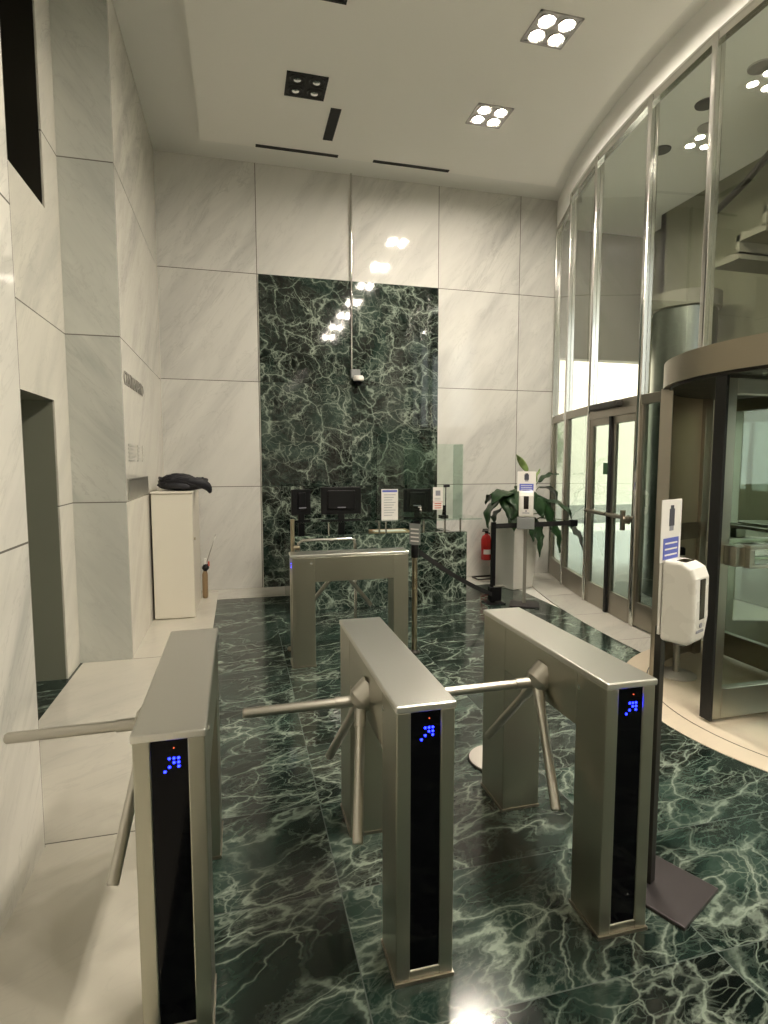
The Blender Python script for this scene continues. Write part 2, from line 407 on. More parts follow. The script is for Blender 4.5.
# ------------------------------------------------------------------ curved glass wall
MY = [7.77, 6.95, 6.09, 5.0, 4.19, 3.36, 2.54, 1.72, .9, .15]
ZT0, ZT1 = 2.27, 2.37       # transom
ZTOP = 5.20
def gp(y, r=GR): return (gx(y, r), y)
def mid(a, b, t): return (a[0]+(b[0]-a[0])*t, a[1]+(b[1]-a[1])*t)
wi = 1
for k in range(len(MY)-1):
    a, b = gp(MY[k]), gp(MY[k+1]); d = (Vector(b)-Vector(a)).normalized()
    ztop = 5.10 if k == 0 else ZTOP
    name = 'window_%d' % wi
    wi += 1
    drum = MY[k+1] < 4.15 and MY[k] > 1.75      # bays above the revolving door
    root = struct(MB().bar(a, b, .07, ztop-.07, ztop, .0).build(name, M_chrome), 'bay of the curved glass wall')
    m = MB(); m.bar(mid(a,b,-.0), (a[0]+d.x*.055, a[1]+d.y*.055), .10, (2.43 if drum and k > 4 else 0), ztop)
    m.build('mullion', M_chrome, root, .012, 2)
    ia = (a[0]+d.x*.055, a[1]+d.y*.055)
    MB().bar(ia, b, .012, ZT1, ztop-.07).build('pane', M_glass, root)
    if not drum:
        MB().bar(ia, b, .075, ZT0, ZT1).build('transom', M_frame, root, .004, 1)
        if k != 2:
            MB().bar(ia, b, .06, .02, .27).build('kick_plate', M_frame, root, .004, 1)
            MB().bar(ia, b, .012, .27, ZT0).build('pane', M_glass_film, root)
            MB().bar(ia, mid(ia,b,.05), .05, .27, ZT0).bar(mid(ia,b,.95), b, .05, .27, ZT0).build('stile', M_frame, root)
# double door in the third bay
a, b = gp(MY[2]), gp(MY[3]); d = (Vector(b)-Vector(a)).normalized(); n = Vector((-d.y, d.x))
if n.x > 0: n = -n                                # towards the lobby
ia = (a[0]+d.x*.055, a[1]+d.y*.055); c = mid(ia, b, .5)
dr = struct(MB().bar(ia, b, .09, 2.20, ZT0).build('door_1', M_frame), 'glazed double door in the curved glass wall')
for s, (p, q) in enumerate(((ia, c), (c, b))):
    lf = MB(); e = .06
    L = (Vector(q)-Vector(p)).length; t = e/L
    lf.bar(p, mid(p,q,t), .05, .01, 2.20); lf.bar(mid(p,q,1-t), q, .05, .01, 2.20)
    lf.bar(mid(p,q,t), mid(p,q,1-t), .05, .01, .26); lf.bar(mid(p,q,t), mid(p,q,1-t), .05, 2.12, 2.20)
    lf = lf.build('leaf', M_frame, dr, .004, 1)
    MB().bar(mid(p,q,t), mid(p,q,1-t), .01, .26, 2.12).build('pane', M_glass_film, lf)
    P0 = Vector(mid(p,q,.03)); P1 = Vector(mid(p,q,.97)); o_ = n*.06
    hb = MB().cyl((*(P0+o_),1.12), (*(P1+o_),1.12), .022, n=12)
    hb.cyl((*(P0+o_*1.0+d*.02),1.12), (*(P0+d*.02),1.12), .02, n=10).cyl((*(P1+o_-d*.02),1.12), (*(P1-d*.02),1.12), .02, n=10)
    hb.build('push_bar', M_frame, lf)
    if s == 0:
        P = Vector(mid(p,q,.62)); Q = Vector(mid(p,q,.86))
        MB().bar(P+n*.012, Q+n*.012, .004, 1.56, 1.69).build('sticker', M_greenst, lf)['label'] = 'square green sticker'
    else:
        P = Vector(mid(p,q,.80))
        MB().cyl((*(P+n*.02),1.10), (*(P+n*.10),1.10), .05, .035, 14).box(P.x+n.x*.09-.02, P.x+n.x*.09+.02, P.y+n.y*.09-.02, P.y+n.y*.09+.02, .99, 1.20).build('door_handle', M_frame, lf, .006)
MB().bar(Vector(c)-d*.016+n*.03, Vector(c)+d*.022+n*.03, .05, .01, 2.2).build('center_stile', M_black, dr)
MB().bar(Vector(mid(ia,b,.12))+n*.07, Vector(mid(ia,b,.72))+n*.07, .09, 2.285, 2.36).build('door_closer', M_dark, dr, .02, 3)

# ------------------------------------------------------------------ revolving door
rd = thing('revolving_door', 'steel and glass revolving door under a round canopy', 'revolving door', (*DC, 0))
Rr = 1.21
MB().lathe([(1.17,2.26),(Rr,2.25),(Rr,2.43),(1.17,2.435),(0.3,2.44)], n=96).build('canopy', M_canopy, rd)
MB().lathe([(1.168,2.235),(1.168,2.258)], n=72).build('soffit', M_dark, rd)
for a0, a1 in ((98,140),(220,262),(278,318),(42,82)):
    MB().arc((0,0), 1.165, 1.195, a0, a1, .02, .27).build('kick_plate', M_frame, rd)
    MB().arc((0,0), 1.172, 1.184, a0, a1, .27, 2.25).build('drum_panel' if 90 < a0 < 270 else 'drum_glass', M_drum if 90 < a0 < 270 else M_glass, rd)
    MB().arc((0,0), 1.150, 1.200, a0, a1, 1.04, 1.18).build('mid_rail', M_frame, rd)
    for aa, inner in ((a0, False), (a1, True)):
        ar = math.radians(aa); x, y = 1.18*math.cos(ar), 1.18*math.sin(ar)
        MB().box(-.045,.045,-.04,.04,.005,2.25).move(Matrix.Translation((x,y,0)) @ Matrix.Rotation(ar,4,'Z')).build('post', M_frame, rd, .006)
MB().cyl((0,0,.005),(0,0,2.25),.055,n=24).build('center_shaft', M_chrome, rd)
for q in range(4):
    R = Matrix.Rotation(PI/2*q, 4, 'Z')
    lf = MB(); lf.box(1.06,1.13,-.03,.03,.03,2.22).box(.055,.13,-.03,.03,.03,2.22).box(.13,1.06,-.03,.03,.03,.23).box(.13,1.06,-.03,.03,2.12,2.22)
    lf = lf.move(R).build('leaf', M_steel, rd, .005)
    MB().box(.13,1.06,-.005,.005,.23,2.12).move(R).build('pane', M_glass_low, lf)
    MB().box(1.13,1.15,-.05,.035,.02,2.235).move(R).build('brush_seal', M_black, lf)
    hb = MB()
    for sgn in (1,-1):
        y0, y1 = sorted((sgn*.10, sgn*.155))
        hb.box(.16,1.03,y0,y1,1.16,1.185).box(.16,1.03,y0,y1,1.04,1.06).box(.99,1.03,y0,y1,1.06,1.16).box(.16,.20,y0,y1,1.06,1.16)
        ya, yb_ = sorted((sgn*.03, sgn*.12))
        hb.box(.97,1.10,ya,yb_,1.05,1.175)
        hb.box(.07,.18,ya,yb_,1.05,1.175)
    hb.move(R).build('push_bar', M_steel, lf, .004)

# ------------------------------------------------------------------ outside: portico, street
yp = [-3+i*(8.2+3)/40 for i in range(41)]
struct(MB().prism([(gx(y, GR-.14), y) for y in yp]+[(6.5, 8.2), (6.5, -3)], 5.22, 5.4).build('ceiling_portico', M_porc), 'white portico ceiling outside the glass')
pa = [i*.2 for i in range(1, 40)]
struct(box_obj('wall_portico', M_olive, (5.95, 6.2, 1.6, 7.25, 0, 5.4), (6.28, 6.5, 7.25, 8.05, 0, 5.4), (4.7, 6.5, 8.02, 8.22, 3.30, 5.4), (5.95, 6.4, 7.15, 7.25, 0, 5.4)), 'olive portico wall with street opening')
struct(box_obj('pavement', M_pave, (3.6, 40, -30, 14, -.2, -.012), (-30, 3.6, 8.2, 14, -.2, -.012), (-30, 40, -30, -5.2, -.2, -.012)), 'pale pavement outside')
struct(box_obj('street', M_asph, (-30, 40, 14, 21, -.3, -.1)))
col = thing('steel_column', 'round brushed steel column behind the glass above the revolving door', 'column', (5.42, 6.12, 0))
MB().lathe([(.36,-.01),(.36,3.55)], n=48).build('shaft', M_column, col)
MB().lathe([(.36,3.55),(.40,3.56),(.40,3.74),(.36,3.75)], n=48).build('capital', M_stair, col)
st = thing('staircase', 'concrete staircase rising behind the glass above the revolving door', 'stairs', (5.3, 5.30, 3.80))
poly = [(0,0),(0,-.12)]
m = MB()
for k in range(7):
    y0 = -k*.30; z0 = k*.17
    m.box(-.28, .62, y0-.34, y0, z0-.02, z0+.05)
    m.prism([(-.28, y0-.34), (.62, y0-.34), (.62, y0-.30), (-.28, y0-.30)], z0+.03, z0+.22)
m.build('steps', M_stair, st)
m = MB()
for k in range(7): m.box(.55,.63,-k*.3-.34,-k*.3,k*.17-.18,k*.17+.95)
m.build('parapet', M_olive, st)
MB().tube([(-.26,.1,.55),(-.26,-.35,.72),(-.26,-2.1,1.72)], .035).build('handrail', M_dark, st)
pl = [(4.72,5.80),(4.55,4.98),(4.88,5.30),(4.60,4.42),(5.2,3.0),(5.2,1.7)]  # last two are added out of view to brighten the portico
for k, (x, y) in enumerate(pl):
    lab = ['round recessed downlight in the portico ceiling, farther of the two dark ones', 'round recessed downlight in the portico ceiling, nearer of the two dark ones', 'lit round downlight in the portico ceiling beside the second dark one', 'lit round downlight in the portico ceiling at the right picture edge', 'added downlight out of view that brightens the portico, nearer one', 'added downlight out of view that brightens the portico, outermost one'][k]
    dl = thing('portico_downlight', lab, 'downlight', (x, y, 5.22), 0, 'portico downlights')
    MB().lathe([(.055,-.012),(.10,-.012),(.105,0),(.06,0)], n=28).build('ring', M_dark if k < 2 else M_lampbox_glare, dl)
    MB().lathe([(.058,-.010),(.02,-.002)], n=20).build('lamp', M_lamp if k > 1 else M_lampoff, dl)
fb = thing('street_building', 'sunlit cream building across the street seen through the door glass', 'building', (0, 21.5, 0))
MB().box(-20, 32, 0, 6, -.2, 14).build('facade', M_facade, fb)
for k in range(9):
    x = 3+k*2.6
    w_ = MB().box(x, x+1.2, -.03, .03, 8.0, 10.2).build('window', M_greyink, fb)
for k, (x, y, h) in enumerate(((7.6,13.3,2.9),)):
    tr = thing('street_tree', 'small pale green street tree seen through the panes left of the double door', 'tree', (x, y, -.01))
    MB().tube([(0,0,0),(.03,.02,.8),(0,0,h*.62)], [.07,.055,.04]).build('trunk', M_bark, tr)
    m = MB()
    for j in range(420):
        v = Vector((random.gauss(0,1),random.gauss(0,1),random.gauss(0,1))).normalized()*random.uniform(.4,1.0)
        p = Vector((v.x*.8, v.y*.8, h*.72+v.z*.75)); u = Vector((random.gauss(0,1),random.gauss(0,1),random.gauss(0,1))).normalized()
        w1 = u.orthogonal().normalized()
        vs = [m.bm.verts.new(p+u*.12), m.bm.verts.new(p+w1*.06), m.bm.verts.new(p-u*.12), m.bm.verts.new(p-w1*.06)]
        m.bm.faces.new(vs)
    m.build('foliage', M_treeleaf, tr, fixn=False)

# ------------------------------------------------------------------ turnstiles
TW, TH = .195, .945
def make_turnstile(L, label, loc, rz, lrear=.24, lfront=.18):
    t = thing('turnstile', label, 'turnstile', loc, rz, 'tripod turnstiles')
    h = TW/2; zb = .715
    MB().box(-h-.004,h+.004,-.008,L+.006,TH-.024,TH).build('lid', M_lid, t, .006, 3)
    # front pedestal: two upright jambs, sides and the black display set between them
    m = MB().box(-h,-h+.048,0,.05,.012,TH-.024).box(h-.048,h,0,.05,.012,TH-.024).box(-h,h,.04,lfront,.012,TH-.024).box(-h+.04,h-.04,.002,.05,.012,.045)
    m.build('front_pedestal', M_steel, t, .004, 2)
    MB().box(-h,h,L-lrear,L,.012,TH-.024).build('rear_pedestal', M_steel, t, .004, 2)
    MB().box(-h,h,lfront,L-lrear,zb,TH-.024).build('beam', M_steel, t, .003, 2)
    for y0, y1 in ((-.006, lfront+.004), (L-lrear-.004, L+.006)):
        MB().box(-h-.004,h+.004,y0,y1,.001,.014).build('base_plate', M_frame, t)
    dp = MB().box(-h+.048,h-.048,.006,.041,.045,TH-.026).build('display_panel', M_blackgl, t)
    m = MB()
    u = .0125; cx0, cz0 = .012, .862
    dots = [(0,0),(-1,0),(-2,0),(0,-1),(0,-2),(-1,-1),(-2,-2),(-3,-3)]
    for dx, dz in dots: m.cyl((cx0+.012+dx*u, .0058, cz0+dz*u), (cx0+.012+dx*u, .003, cz0+dz*u), .0042, .003, 10)
    m.build('arrow_light', M_led, dp)['label'] = 'blue lit arrow of small dots pointing up and right'
    MB().cyl((.012,.0058,.893),(.012,.003,.893),.0022,.002,8).build('status_light', M_led_r, dp)
    # keyhole on the side
    MB().cyl((-h+.001,.16,.87),(-h-.004,.16,.87),.009,n=12).build('lock', M_chrome, t); MB().cyl((h-.001,.16,.87),(h+.004,.16,.87),.009,n=12).build('lock', M_chrome, t)
    # tripod head and arms on the left flank
    hy = .43; hub = Vector((-h-.012, hy, .800)); ax = Vector((-.707,0,-.707))
    MB().cyl(hub-ax*.055, hub+ax*.012, .054, .054, 28).cyl(hub+ax*.012, hub+ax*.040, .054, .038, 28).build('hub', M_arm, t)
    hc = hub+ax*.016
    for dv in (Vector((-1,-.02,.0)), Vector((-.15,-.60,-.78)), Vector((-.16,.612,-.76))):
        dv.normalize(); LA = .435 if abs(dv.z) < .1 else .475
        MB().cyl(hc+dv*.03, hc+dv*.10, .022, n=18).cyl(hc+dv*.09, hc+dv*LA, .0185, n=18).cyl(hc+dv*LA, hc+dv*(LA+.005), .0185, .015, 18).build('arm', M_arm, t)
    return t
t1 = make_turnstile(1.01, 'leftmost steel tripod turnstile, standing between pale and dark floor, arrow lit', (-.206,1.645,0), 0)
dup(t1, (.557,1.645,0), 0, 'middle of the three near steel turnstiles, with a lit blue arrow')
dup(t1, (1.307,1.645,0), 0, 'rightmost near steel turnstile, beside the white dispenser stand')
make_turnstile(.99, 'far steel turnstile standing crosswise in front of the reception desk', (.405,4.715,0), -PI/2, .13, .19)

# ------------------------------------------------------------------ ceiling lights, slots, camera
def light_fixture(x, y, lit, label):
    t = thing('ceiling_light', label, 'ceiling light', (x, y, ZC), 0, 'square four-lamp ceiling lights')
    m = MB(); a, b, z0, z1 = .20, .182, -.012, .0
    m.box(-a,a,-b,-b+.022,z0,z1).box(-a,a,b-.022,b,z0,z1).box(-a,-a+.022,-b,b,z0,z1).box(a-.022,a,-b,b,z0,z1).box(-.012,.012,-b,b,z0+.003,z1).box(-a,a,-.012,.012,z0+.003,z1)
    m.build('frame', M_lampbox if not lit else M_lampbox_glare, t)
    MB().box(-a+.01,a-.01,-b+.01,b-.01,-.003,-.0005).build('back_plate', M_lampbox if not lit else M_lampbox_glare, t)
    for sx in (-.094,.094):
        for sy in (-.086,.086):
            MB().lathe([(.062,-.004),(.072,-.014),(.078,-.014),(.078,-.003)], (sx,sy,0), 28).build('lamp_ring', M_lampbox if not lit else M_lampbox_glare, t)
            if lit: MB().lathe([(.048,-.009),(.03,-.011),(.002,-.012)], (sx,sy,0), 24).build('lamp', M_lamp, t)
            else: MB().lathe([(.036,-.012),(.024,-.014),(.002,-.015)], (sx,sy,0), 24).build('lamp', M_lampoff, t)
    return t
light_fixture(.73, 5.98, False, 'unlit black four-lamp ceiling light beside the dark slot')
light_fixture(.73, 4.70, False, 'unlit black four-lamp ceiling light cut by the top picture edge')
RY = [5.98-1.26*k for k in range(7)]
for k, y in enumerate(RY):
    light_fixture(2.69, y, True, ['lit four-lamp ceiling light nearer the back wall', 'lit four-lamp ceiling light nearer the camera, at the top of the picture'][k] if k < 2 else 'lit four-lamp ceiling light above and behind the camera, seen only in reflections')
def slot(name, label, x0, x1, y0, y1, cat):
    t = thing(name, label, cat, ((x0+x1)/2, (y0+y1)/2, ZC))
    a, b = (x1-x0)/2, (y1-y0)/2
    MB().box(-a,a,-b,b,-.004,-.0005).build('opening', M_slot, t)
    f = .006
    MB().box(-a-f,a+f,-b-f,-b,-.008,0).box(-a-f,a+f,b,b+f,-.008,0).box(-a-f,-a,-b,b,-.008,0).box(a,a+f,-b,b,-.008,0).build('rim', M_dark, t)
    return t
slot('ceiling_slot', 'short dark rectangular opening in the ceiling beside the unlit black light', 1.03, 1.13, 6.27, 6.86, 'ceiling slot')
slot('air_slot', 'long thin dark air slot at the ceiling edge, left one', .285, 1.25, 7.165, 7.205, 'air vent')
slot('air_slot', 'long thin dark air slot at the ceiling edge, right one', 1.70, 2.68, 7.165, 7.205, 'air vent')

sc = thing('security_camera', 'small dome camera at the end of a thin conduit on the green marble', 'security camera', (1.565, WB-.012, 2.83))
MB().tube([(-.035,-.022,.12),(-.035,-.022,2.67)], .014, 12).build('conduit', M_chrome, sc)
MB().lathe([(.062,.03),(.075,0.0),(.07,-.03),(.03,-.05)], (.04,-.10,0), 28).build('housing', M_white, sc)
MB().lathe([(.052,-.045),(.048,-.075),(.03,-.098),(.004,-.105)], (.04,-.10,0), 28).build('dome', M_blackgl, sc)
MB().box(-.06,.07,-.09,0,.0,.12).build('mount', M_greybox, sc, .01)

# ------------------------------------------------------------------ reception desk
dk = thing('reception_desk', 'green marble reception desk with a raised glass counter', 'reception desk', (1.62, 6.44, 0))
x0, x1 = -1.07, 1.07
MB().box(x0,x1,0,.10,.0,.855).box(x0,x0+.1,.10,.9,0,.80).box(x1-.1,x1,.10,.9,0,.80).build('front', M_desk, dk, .004)
MB().box(x0+.1,x1-.1,.10,.85,.72,.76).build('worktop', M_dark, dk)
MB().box(x0+.02,1.22,-.10,.36,1.010,1.028).build('glass_counter', M_glass_grn, dk)
for x in (-1.03,-.62,-.02,.06,.53,.80,1.0):
    MB().cyl((x,.05,.854),(x,.05,1.010),.011,n=12).build('standoff', M_chrome, dk)
gs = thing('glass_screen', 'clear glass sneeze screen standing on the glass counter', 'glass screen', (2.10, 6.46, 1.029))
MB().box(-.535,.535,.0,.008,.0,.885).build('front_pane', M_glass_scr, gs)
for x in (-.535,.527): MB().box(x,x+.008,.008,.31,.0,.885).build('side_pane', M_glass_edge, gs)
mon_n = 0
def monitor(label, x, y, z, w_, h_, rz):
    t = thing('monitor', label, 'monitor', (x, y, z), rz, 'monitors on the reception desk')
    MB().box(-w_/2,w_/2,-.018,.018,.30-.0,.30+h_).build('back_shell', M_blackpl, t, .008)
    MB().box(-w_/2+.08,w_/2-.08,-.040,-.018,.36,.26+h_).build('rear_housing', M_blackpl, t, .01)
    MB().box(-.04,.04,-.016,.016,.01,.45).build('neck', M_blackpl, t, .006)
    MB().box(-.12,.12,-.09,.09,.0,.014).build('base', M_blackpl, t, .004)
    MB().box(-.05,.05,-.0425,-.040,.34+.04,.34+.052).build('rear_mark', M_greyink, t)
    return t
monitor('black monitor turned away at the middle of the desk, widest one', 1.22, 6.92, .76, .50, .335, 0)
monitor('black monitor behind the glass screen at the right end of the desk', 2.22, 6.98, .76, .36, .30, math.radians(-12))
monitor('narrow dark monitor turned sideways at the left end of the desk', .73, 6.95, .76, .26, .31, math.radians(24))
def notice(label, x, y, z, w_, h_, kind):
    t = thing('notice', label, 'notice', (x, y, z), 0, 'notices on the glass counter')
    MB().box(-w_/2,w_/2,-.002,.002,0,h_).build('sheet', M_paper, t)
    if kind == 0:
        MB().box(-w_/2+.01,w_/2-.01,-.004,-.002,h_-.035,h_-.012).build('header', M_blueink, t)
        m = MB()
        for k in range(9):
            zz = h_-.07-k*.03; m.box(-w_/2+.03,w_/2-.03-.02*(k % 3),-.0035,-.002,zz,zz+.006)
        m.build('text_lines', M_greyink, t)
    else:
        MB().box(-w_/2,w_/2,-.004,-.002,h_*.335,h_*.35).build('divider', M_redink, t)
        m = MB()
        for k in range(3): m.box(-w_/2+.02,w_/2-.02,-.0035,-.002,.015+k*.026,.026+k*.026)
        m.build('red_text', M_redink, t)
        m = MB().box(-.03,.03,-.0035,-.002,h_*.62,h_*.85)
        for k in range(2): m.box(-w_/2+.02,w_/2-.03,-.0035,-.002,h_*.42+k*.02,h_*.42+.006+k*.02)
        m.build('grey_print', M_greyink, t)
    return t
notice('white notice sheet with a blue header on the glass counter', 1.715, 6.45, 1.029, .20, .355, 0)
notice('small white notice with red lower panel at the right of the screen', 2.315, 6.4575, 1.13, .125, .27, 1)
bt = thing('sanitizer_bottle', 'clear pump bottle standing on the glass counter', 'bottle', (2.08, 6.40, 1.029))
MB().lathe([(.028,0),(.030,.01),(.030,.075),(.012,.095),(.012,.102)], n=20).build('body', M_glass_scr, bt)
MB().lathe([(.013,.102),(.013,.115),(.005,.116),(.005,.135)], n=14).box(-.03,.008,-.007,.007,.135,.146).build('pump', M_white, bt)
ph = thing('desk_phone', 'dark handset phone beside the small red and white notice', 'phone', (2.44, 6.60, 1.029))
MB().box(-.05,.05,-.05,.05,0,.02).build('base', M_blackpl, ph, .006)
MB().tube([(.0,0,.02),(.012,0,.07),(.008,0,.14)], [.02,.024,.018], 12).build('handset', M_blackpl, ph)
wc = thing('webcam', 'tiny black webcam on a stalk at the top of the small notice', 'webcam', (2.405, 6.430, 1.029))
MB().cyl((0,0,0),(0,0,.37),.006,n=10).build('stalk', M_blackpl, wc)
MB().cyl((-.03,-.01,.385),(.04,-.01,.39),.018,n=14).build('body', M_blackpl, wc)
ty = thing('wooden_tray', 'pale wooden tray under the glass counter', 'tray', (1.82, 6.84, .76))
MB().box(-.24,.24,-.14,.14,0,.012).box(-.24,.24,-.14,-.128,.012,.09).box(-.24,.24,.128,.14,.012,.09).box(-.24,-.228,-.128,.128,.012,.09).box(.228,.24,-.128,.128,.012,.09).build('tray_body', M_tray, ty, .003)
MB().box(-.2,.2,-.11,.11,.012,.085).build('paper_stack', M_paper, ty)

# ------------------------------------------------------------------ cabinet, jacket, brush, wall sign
cb = thing('cabinet', 'tall narrow cream cabinet against the left wall', 'cabinet', (-.69, 6.42, .004))
MB().box(-.212,.205,.018,1.03,.0,1.36).build('body', M_cab2, cb, .004)
MB().box(-.208,.200,0,.017,.012,1.352).build('door', M_cab, cb, .003)
MB().box(-.215,.212,-.006,1.035,1.36,1.382).build('top', M_cab, cb, .004)
MB().cyl((.206,.10,.86),(.222,.10,.86),.014,n=14).build('knob', M_brass, cb)

jk = thing('jacket', 'black jacket lying folded on top of the cream cabinet', 'jacket', (-.60, 6.72, 1.387))
bm = bmesh.new(); bmesh.ops.create_icosphere(bm, subdivisions=5, radius=1)
for v in bm.verts:
    p = v.co.copy(); n0 = p.normalized()
    q = Vector((math.copysign(abs(n0.x)**.7, n0.x), math.copysign(abs(n0.y)**.8, n0.y), math.copysign(abs(n0.z)**.75, n0.z)))
    f = noise.noise(Vector((n0.x*1.4+3, n0.y*3.2, n0.z*4.5)))*.22 + (1-abs(noise.noise(Vector((n0.x*2.2, n0.y*4+7, n0.z*7)))*2))*.10
    top = .152-.03*max(0, n0.x)-.012*math.sin(6*n0.x)
    v.co = Vector((q.x*.26*(1+f*.5), q.y*.21*(1+f*.5), (q.z*.5+.5)*top*(1.05+f*.9)))
    if v.co.z < .002: v.co.z = .0
for f in bm.faces: f.smooth = True
me = MB(); me.bm.free(); me.bm = bm; me.build('body', M_jacket, jk)
def blob(path, rads, name):
    m = MB(); m.tube(path, rads, 14)
    for v in m.bm.verts:
        d = noise.noise(v.co*22)*.013; v.co += Vector((d, d*.6, d))
    return m.build(name, M_jacket, jk, subsurf=1)
blob([(-.05,-.17,.115),(.08,-.20,.118),(.20,-.15,.085),(.27,-.10,.045),(.285,-.08,.0),(.29,-.07,-.035)], [.02,.042,.050,.046,.036,.020], 'sleeve')
blob([(.05,.05,.12),(.18,.0,.10),(.26,-.02,.04),(.275,-.02,.01)], [.02,.045,.04,.015], 'sleeve')
blob([(-.21,-.12,.05),(-.12,-.2,.07),(.0,-.215,.06),(.1,-.2,.04)], [.02,.035,.04,.02], 'hem')

br = thing('hand_brush', 'tan handled brush with a thin rod, leaning beside the cream cabinet', 'brush', (-.436, 7.36, .004))
MB().tube([(0,0,0),(.004,0,.02),(.006,0,.30),(.010,0,.34)], [.026,.034,.034,.022], 16).build('handle', M_wood, br)
MB().tube([(.010,0,.34),(.012,0,.37),(.018,0,.39),(.02,0,.43)], [.02,.042,.044,.022], 16).build('collar', M_blackpl, br)
MB().box(.0,.03,-.02,.02,.42,.50).build('tag', M_paper, br, .004)
MB().box(.045,.065,-.012,.012,.40,.46).build('clip', M_redink, br, .004)
MB().cyl((.02,0,.42),(.15,.02,.80),.006,n=10).build('rod', M_metalgrey, br)

# lettering on the pillar side, facing +X
def text_mesh(body, size, depth, name, mat, M, parent=None):
    cu = bpy.data.curves.new(name, 'FONT'); cu.body = body; cu.size = size; cu.extrude = depth
    tmp = bpy.data.objects.new('tmp', cu); C.objects.link(tmp); bpy.context.view_layer.update()
    dg = bpy.context.evaluated_depsgraph_get(); me = bpy.data.meshes.new_from_object(tmp.evaluated_get(dg))
    w_ = max(v.co.x for v in me.vertices)
    bpy.data.objects.remove(tmp); bpy.data.curves.remove(cu)
    me.transform(M(w_)); me.materials.clear(); me.materials.append(mat)
    o = bpy.data.objects.new(name, me); C.objects.link(o)
    if parent: o.parent = parent
    return o
ws = thing('wall_lettering', 'grey directory lettering fixed to the side of the marble pillar', 'lettering', (-.919, 5.27, 2.36))
def Mx(width): 
    return lambda w_: Matrix(((0,0,1,.003),(width/w_,0,0,0),(0,1,0,0),(0,0,0,1)))
text_mesh('CENTENARIO', .165, .003, 'title', M_text, Mx(1.02), ws)
for (y0, y1) in ((.10,.42),(.55,.70),(.84,.92)):
    m = MB()
    for k in range(5):
        z = -.52-k*.034; m.box(.0,.003,y0,y1-.03*(k % 3),z,z+.016)
    m.build('directory_column', M_textsmall, ws)['kind'] = 'stuff'
mp_ = thing('wall_plate', 'grey metal plate on the pillar side above the cabinet', 'plate', (-.919, 5.27, 1.375))
MB().box(0,.008,0,1.12,0,.18).build('plate', M_metalgrey, mp_, .003)
MB().box(.008,.012,.03,1.09,.165,.172).build('lip', M_steel, mp_)

# ------------------------------------------------------------------ dispensers
def dispenser(label, loc, rz, s=1.0, tray=False, z0=1.03):
    t = thing('sanitizer_stand', label, 'sanitizer stand', loc, rz, 'hand sanitizer stands')
    MB().box(-.13 if not tray else -.165,.175,-.15,.13,.0,.016).build('base_plate', M_plate, t, .004)
    MB().box(-.02,.02,.03,.055,.016,z0+.04).build('pole', M_metalgrey if tray else M_dark, t, .003)
    MB().box(-.058*s,.058*s,.02,.03,z0+.02,z0+.30).build('back_plate', M_paper, t)
    # body: rounded shell tapering to the foot
    prof = [(-.012,0),(-.108,.0),(-.124,.012),(-.134,.10),(-.132,.25),(-.118,.285),(-.085,.303),(-.012,.308)]
    m = MB(); h = .064*s
    A = [m.bm.verts.new((-h, y+.03, z0+z)) for y, z in prof]; B = [m.bm.verts.new((h, y+.03, z0+z)) for y, z in prof]
    m.bm.faces.new(A); m.bm.faces.new(B[::-1])
    for i in range(len(prof)):
        j = (i+1) % len(prof); m.bm.faces.new((A[i],A[j],B[j],B[i]))
    m.build('housing', M_white, t, .014, 4)
    MB().box(-.022*s,.022*s,-.1055,-.098,z0+.095,z0+.245).build('sight_window', M_window, t, .003)['label'] = 'dark level window'
    MB().prism([(-.035*s,-.055),(.035*s,-.055),(.03*s,-.02),(-.03*s,-.02)], z0+.3035, z0+.3065).build('top_window', M_window, t)
    MB().cyl((0,-.099,z0+.073),(0,-.1035,z0+.073),.010,n=16).build('drop_mark', M_greyink, t)
    MB().box(-.03*s,.03*s,-.1005,-.0955,z0+.045,z0+.055).build('lettering', M_greyink, t)
    MB().box(-.03,.03,-.06,-.02,z0-.012,z0+.002).build('nozzle', M_greybox, t)
    # sign card above
    MB().box(-.082*s,.082*s,.018,.0205,z0+.295,z0+.53).build('sign_card', M_paper, t)
    MB().box(-.062*s,.062*s,.0165,.018,z0+.305,z0+.385).build('sign_blue_panel', M_blueink, t)
    m = MB()
    for k in range(3): m.box(-.05*s,.05*s,.0155,.0165,z0+.318+k*.022,z0+.324+k*.022)
    m.build('sign_text', M_paper, t)
    MB().box(-.02*s,.02*s,.0165,.018,z0+.43,z0+.495).box(-.012*s,.012*s,.0165,.018,z0+.495,z0+.508).build('sign_bottle_icon', M_darkink, t)
    MB().box(-.015*s,.015*s,.0165,.018,z0+.412,z0+.43).build('sign_hand_icon', M_greyink, t)
    if tray:
        MB().box(-.10,.10,-.10,.03,z0-.14,z0-.005).build('drip_box', M_greybox, t, .006)
    return t
dispenser('white hand sanitizer dispenser on a stand right of the near turnstile', (1.590,1.79,0), math.radians(25), 1.0, False, 1.03)
dispenser('white hand sanitizer dispenser on a stand in front of the potted plant', (3.275,6.07,0), math.radians(-28), 1.3, True, 1.06)

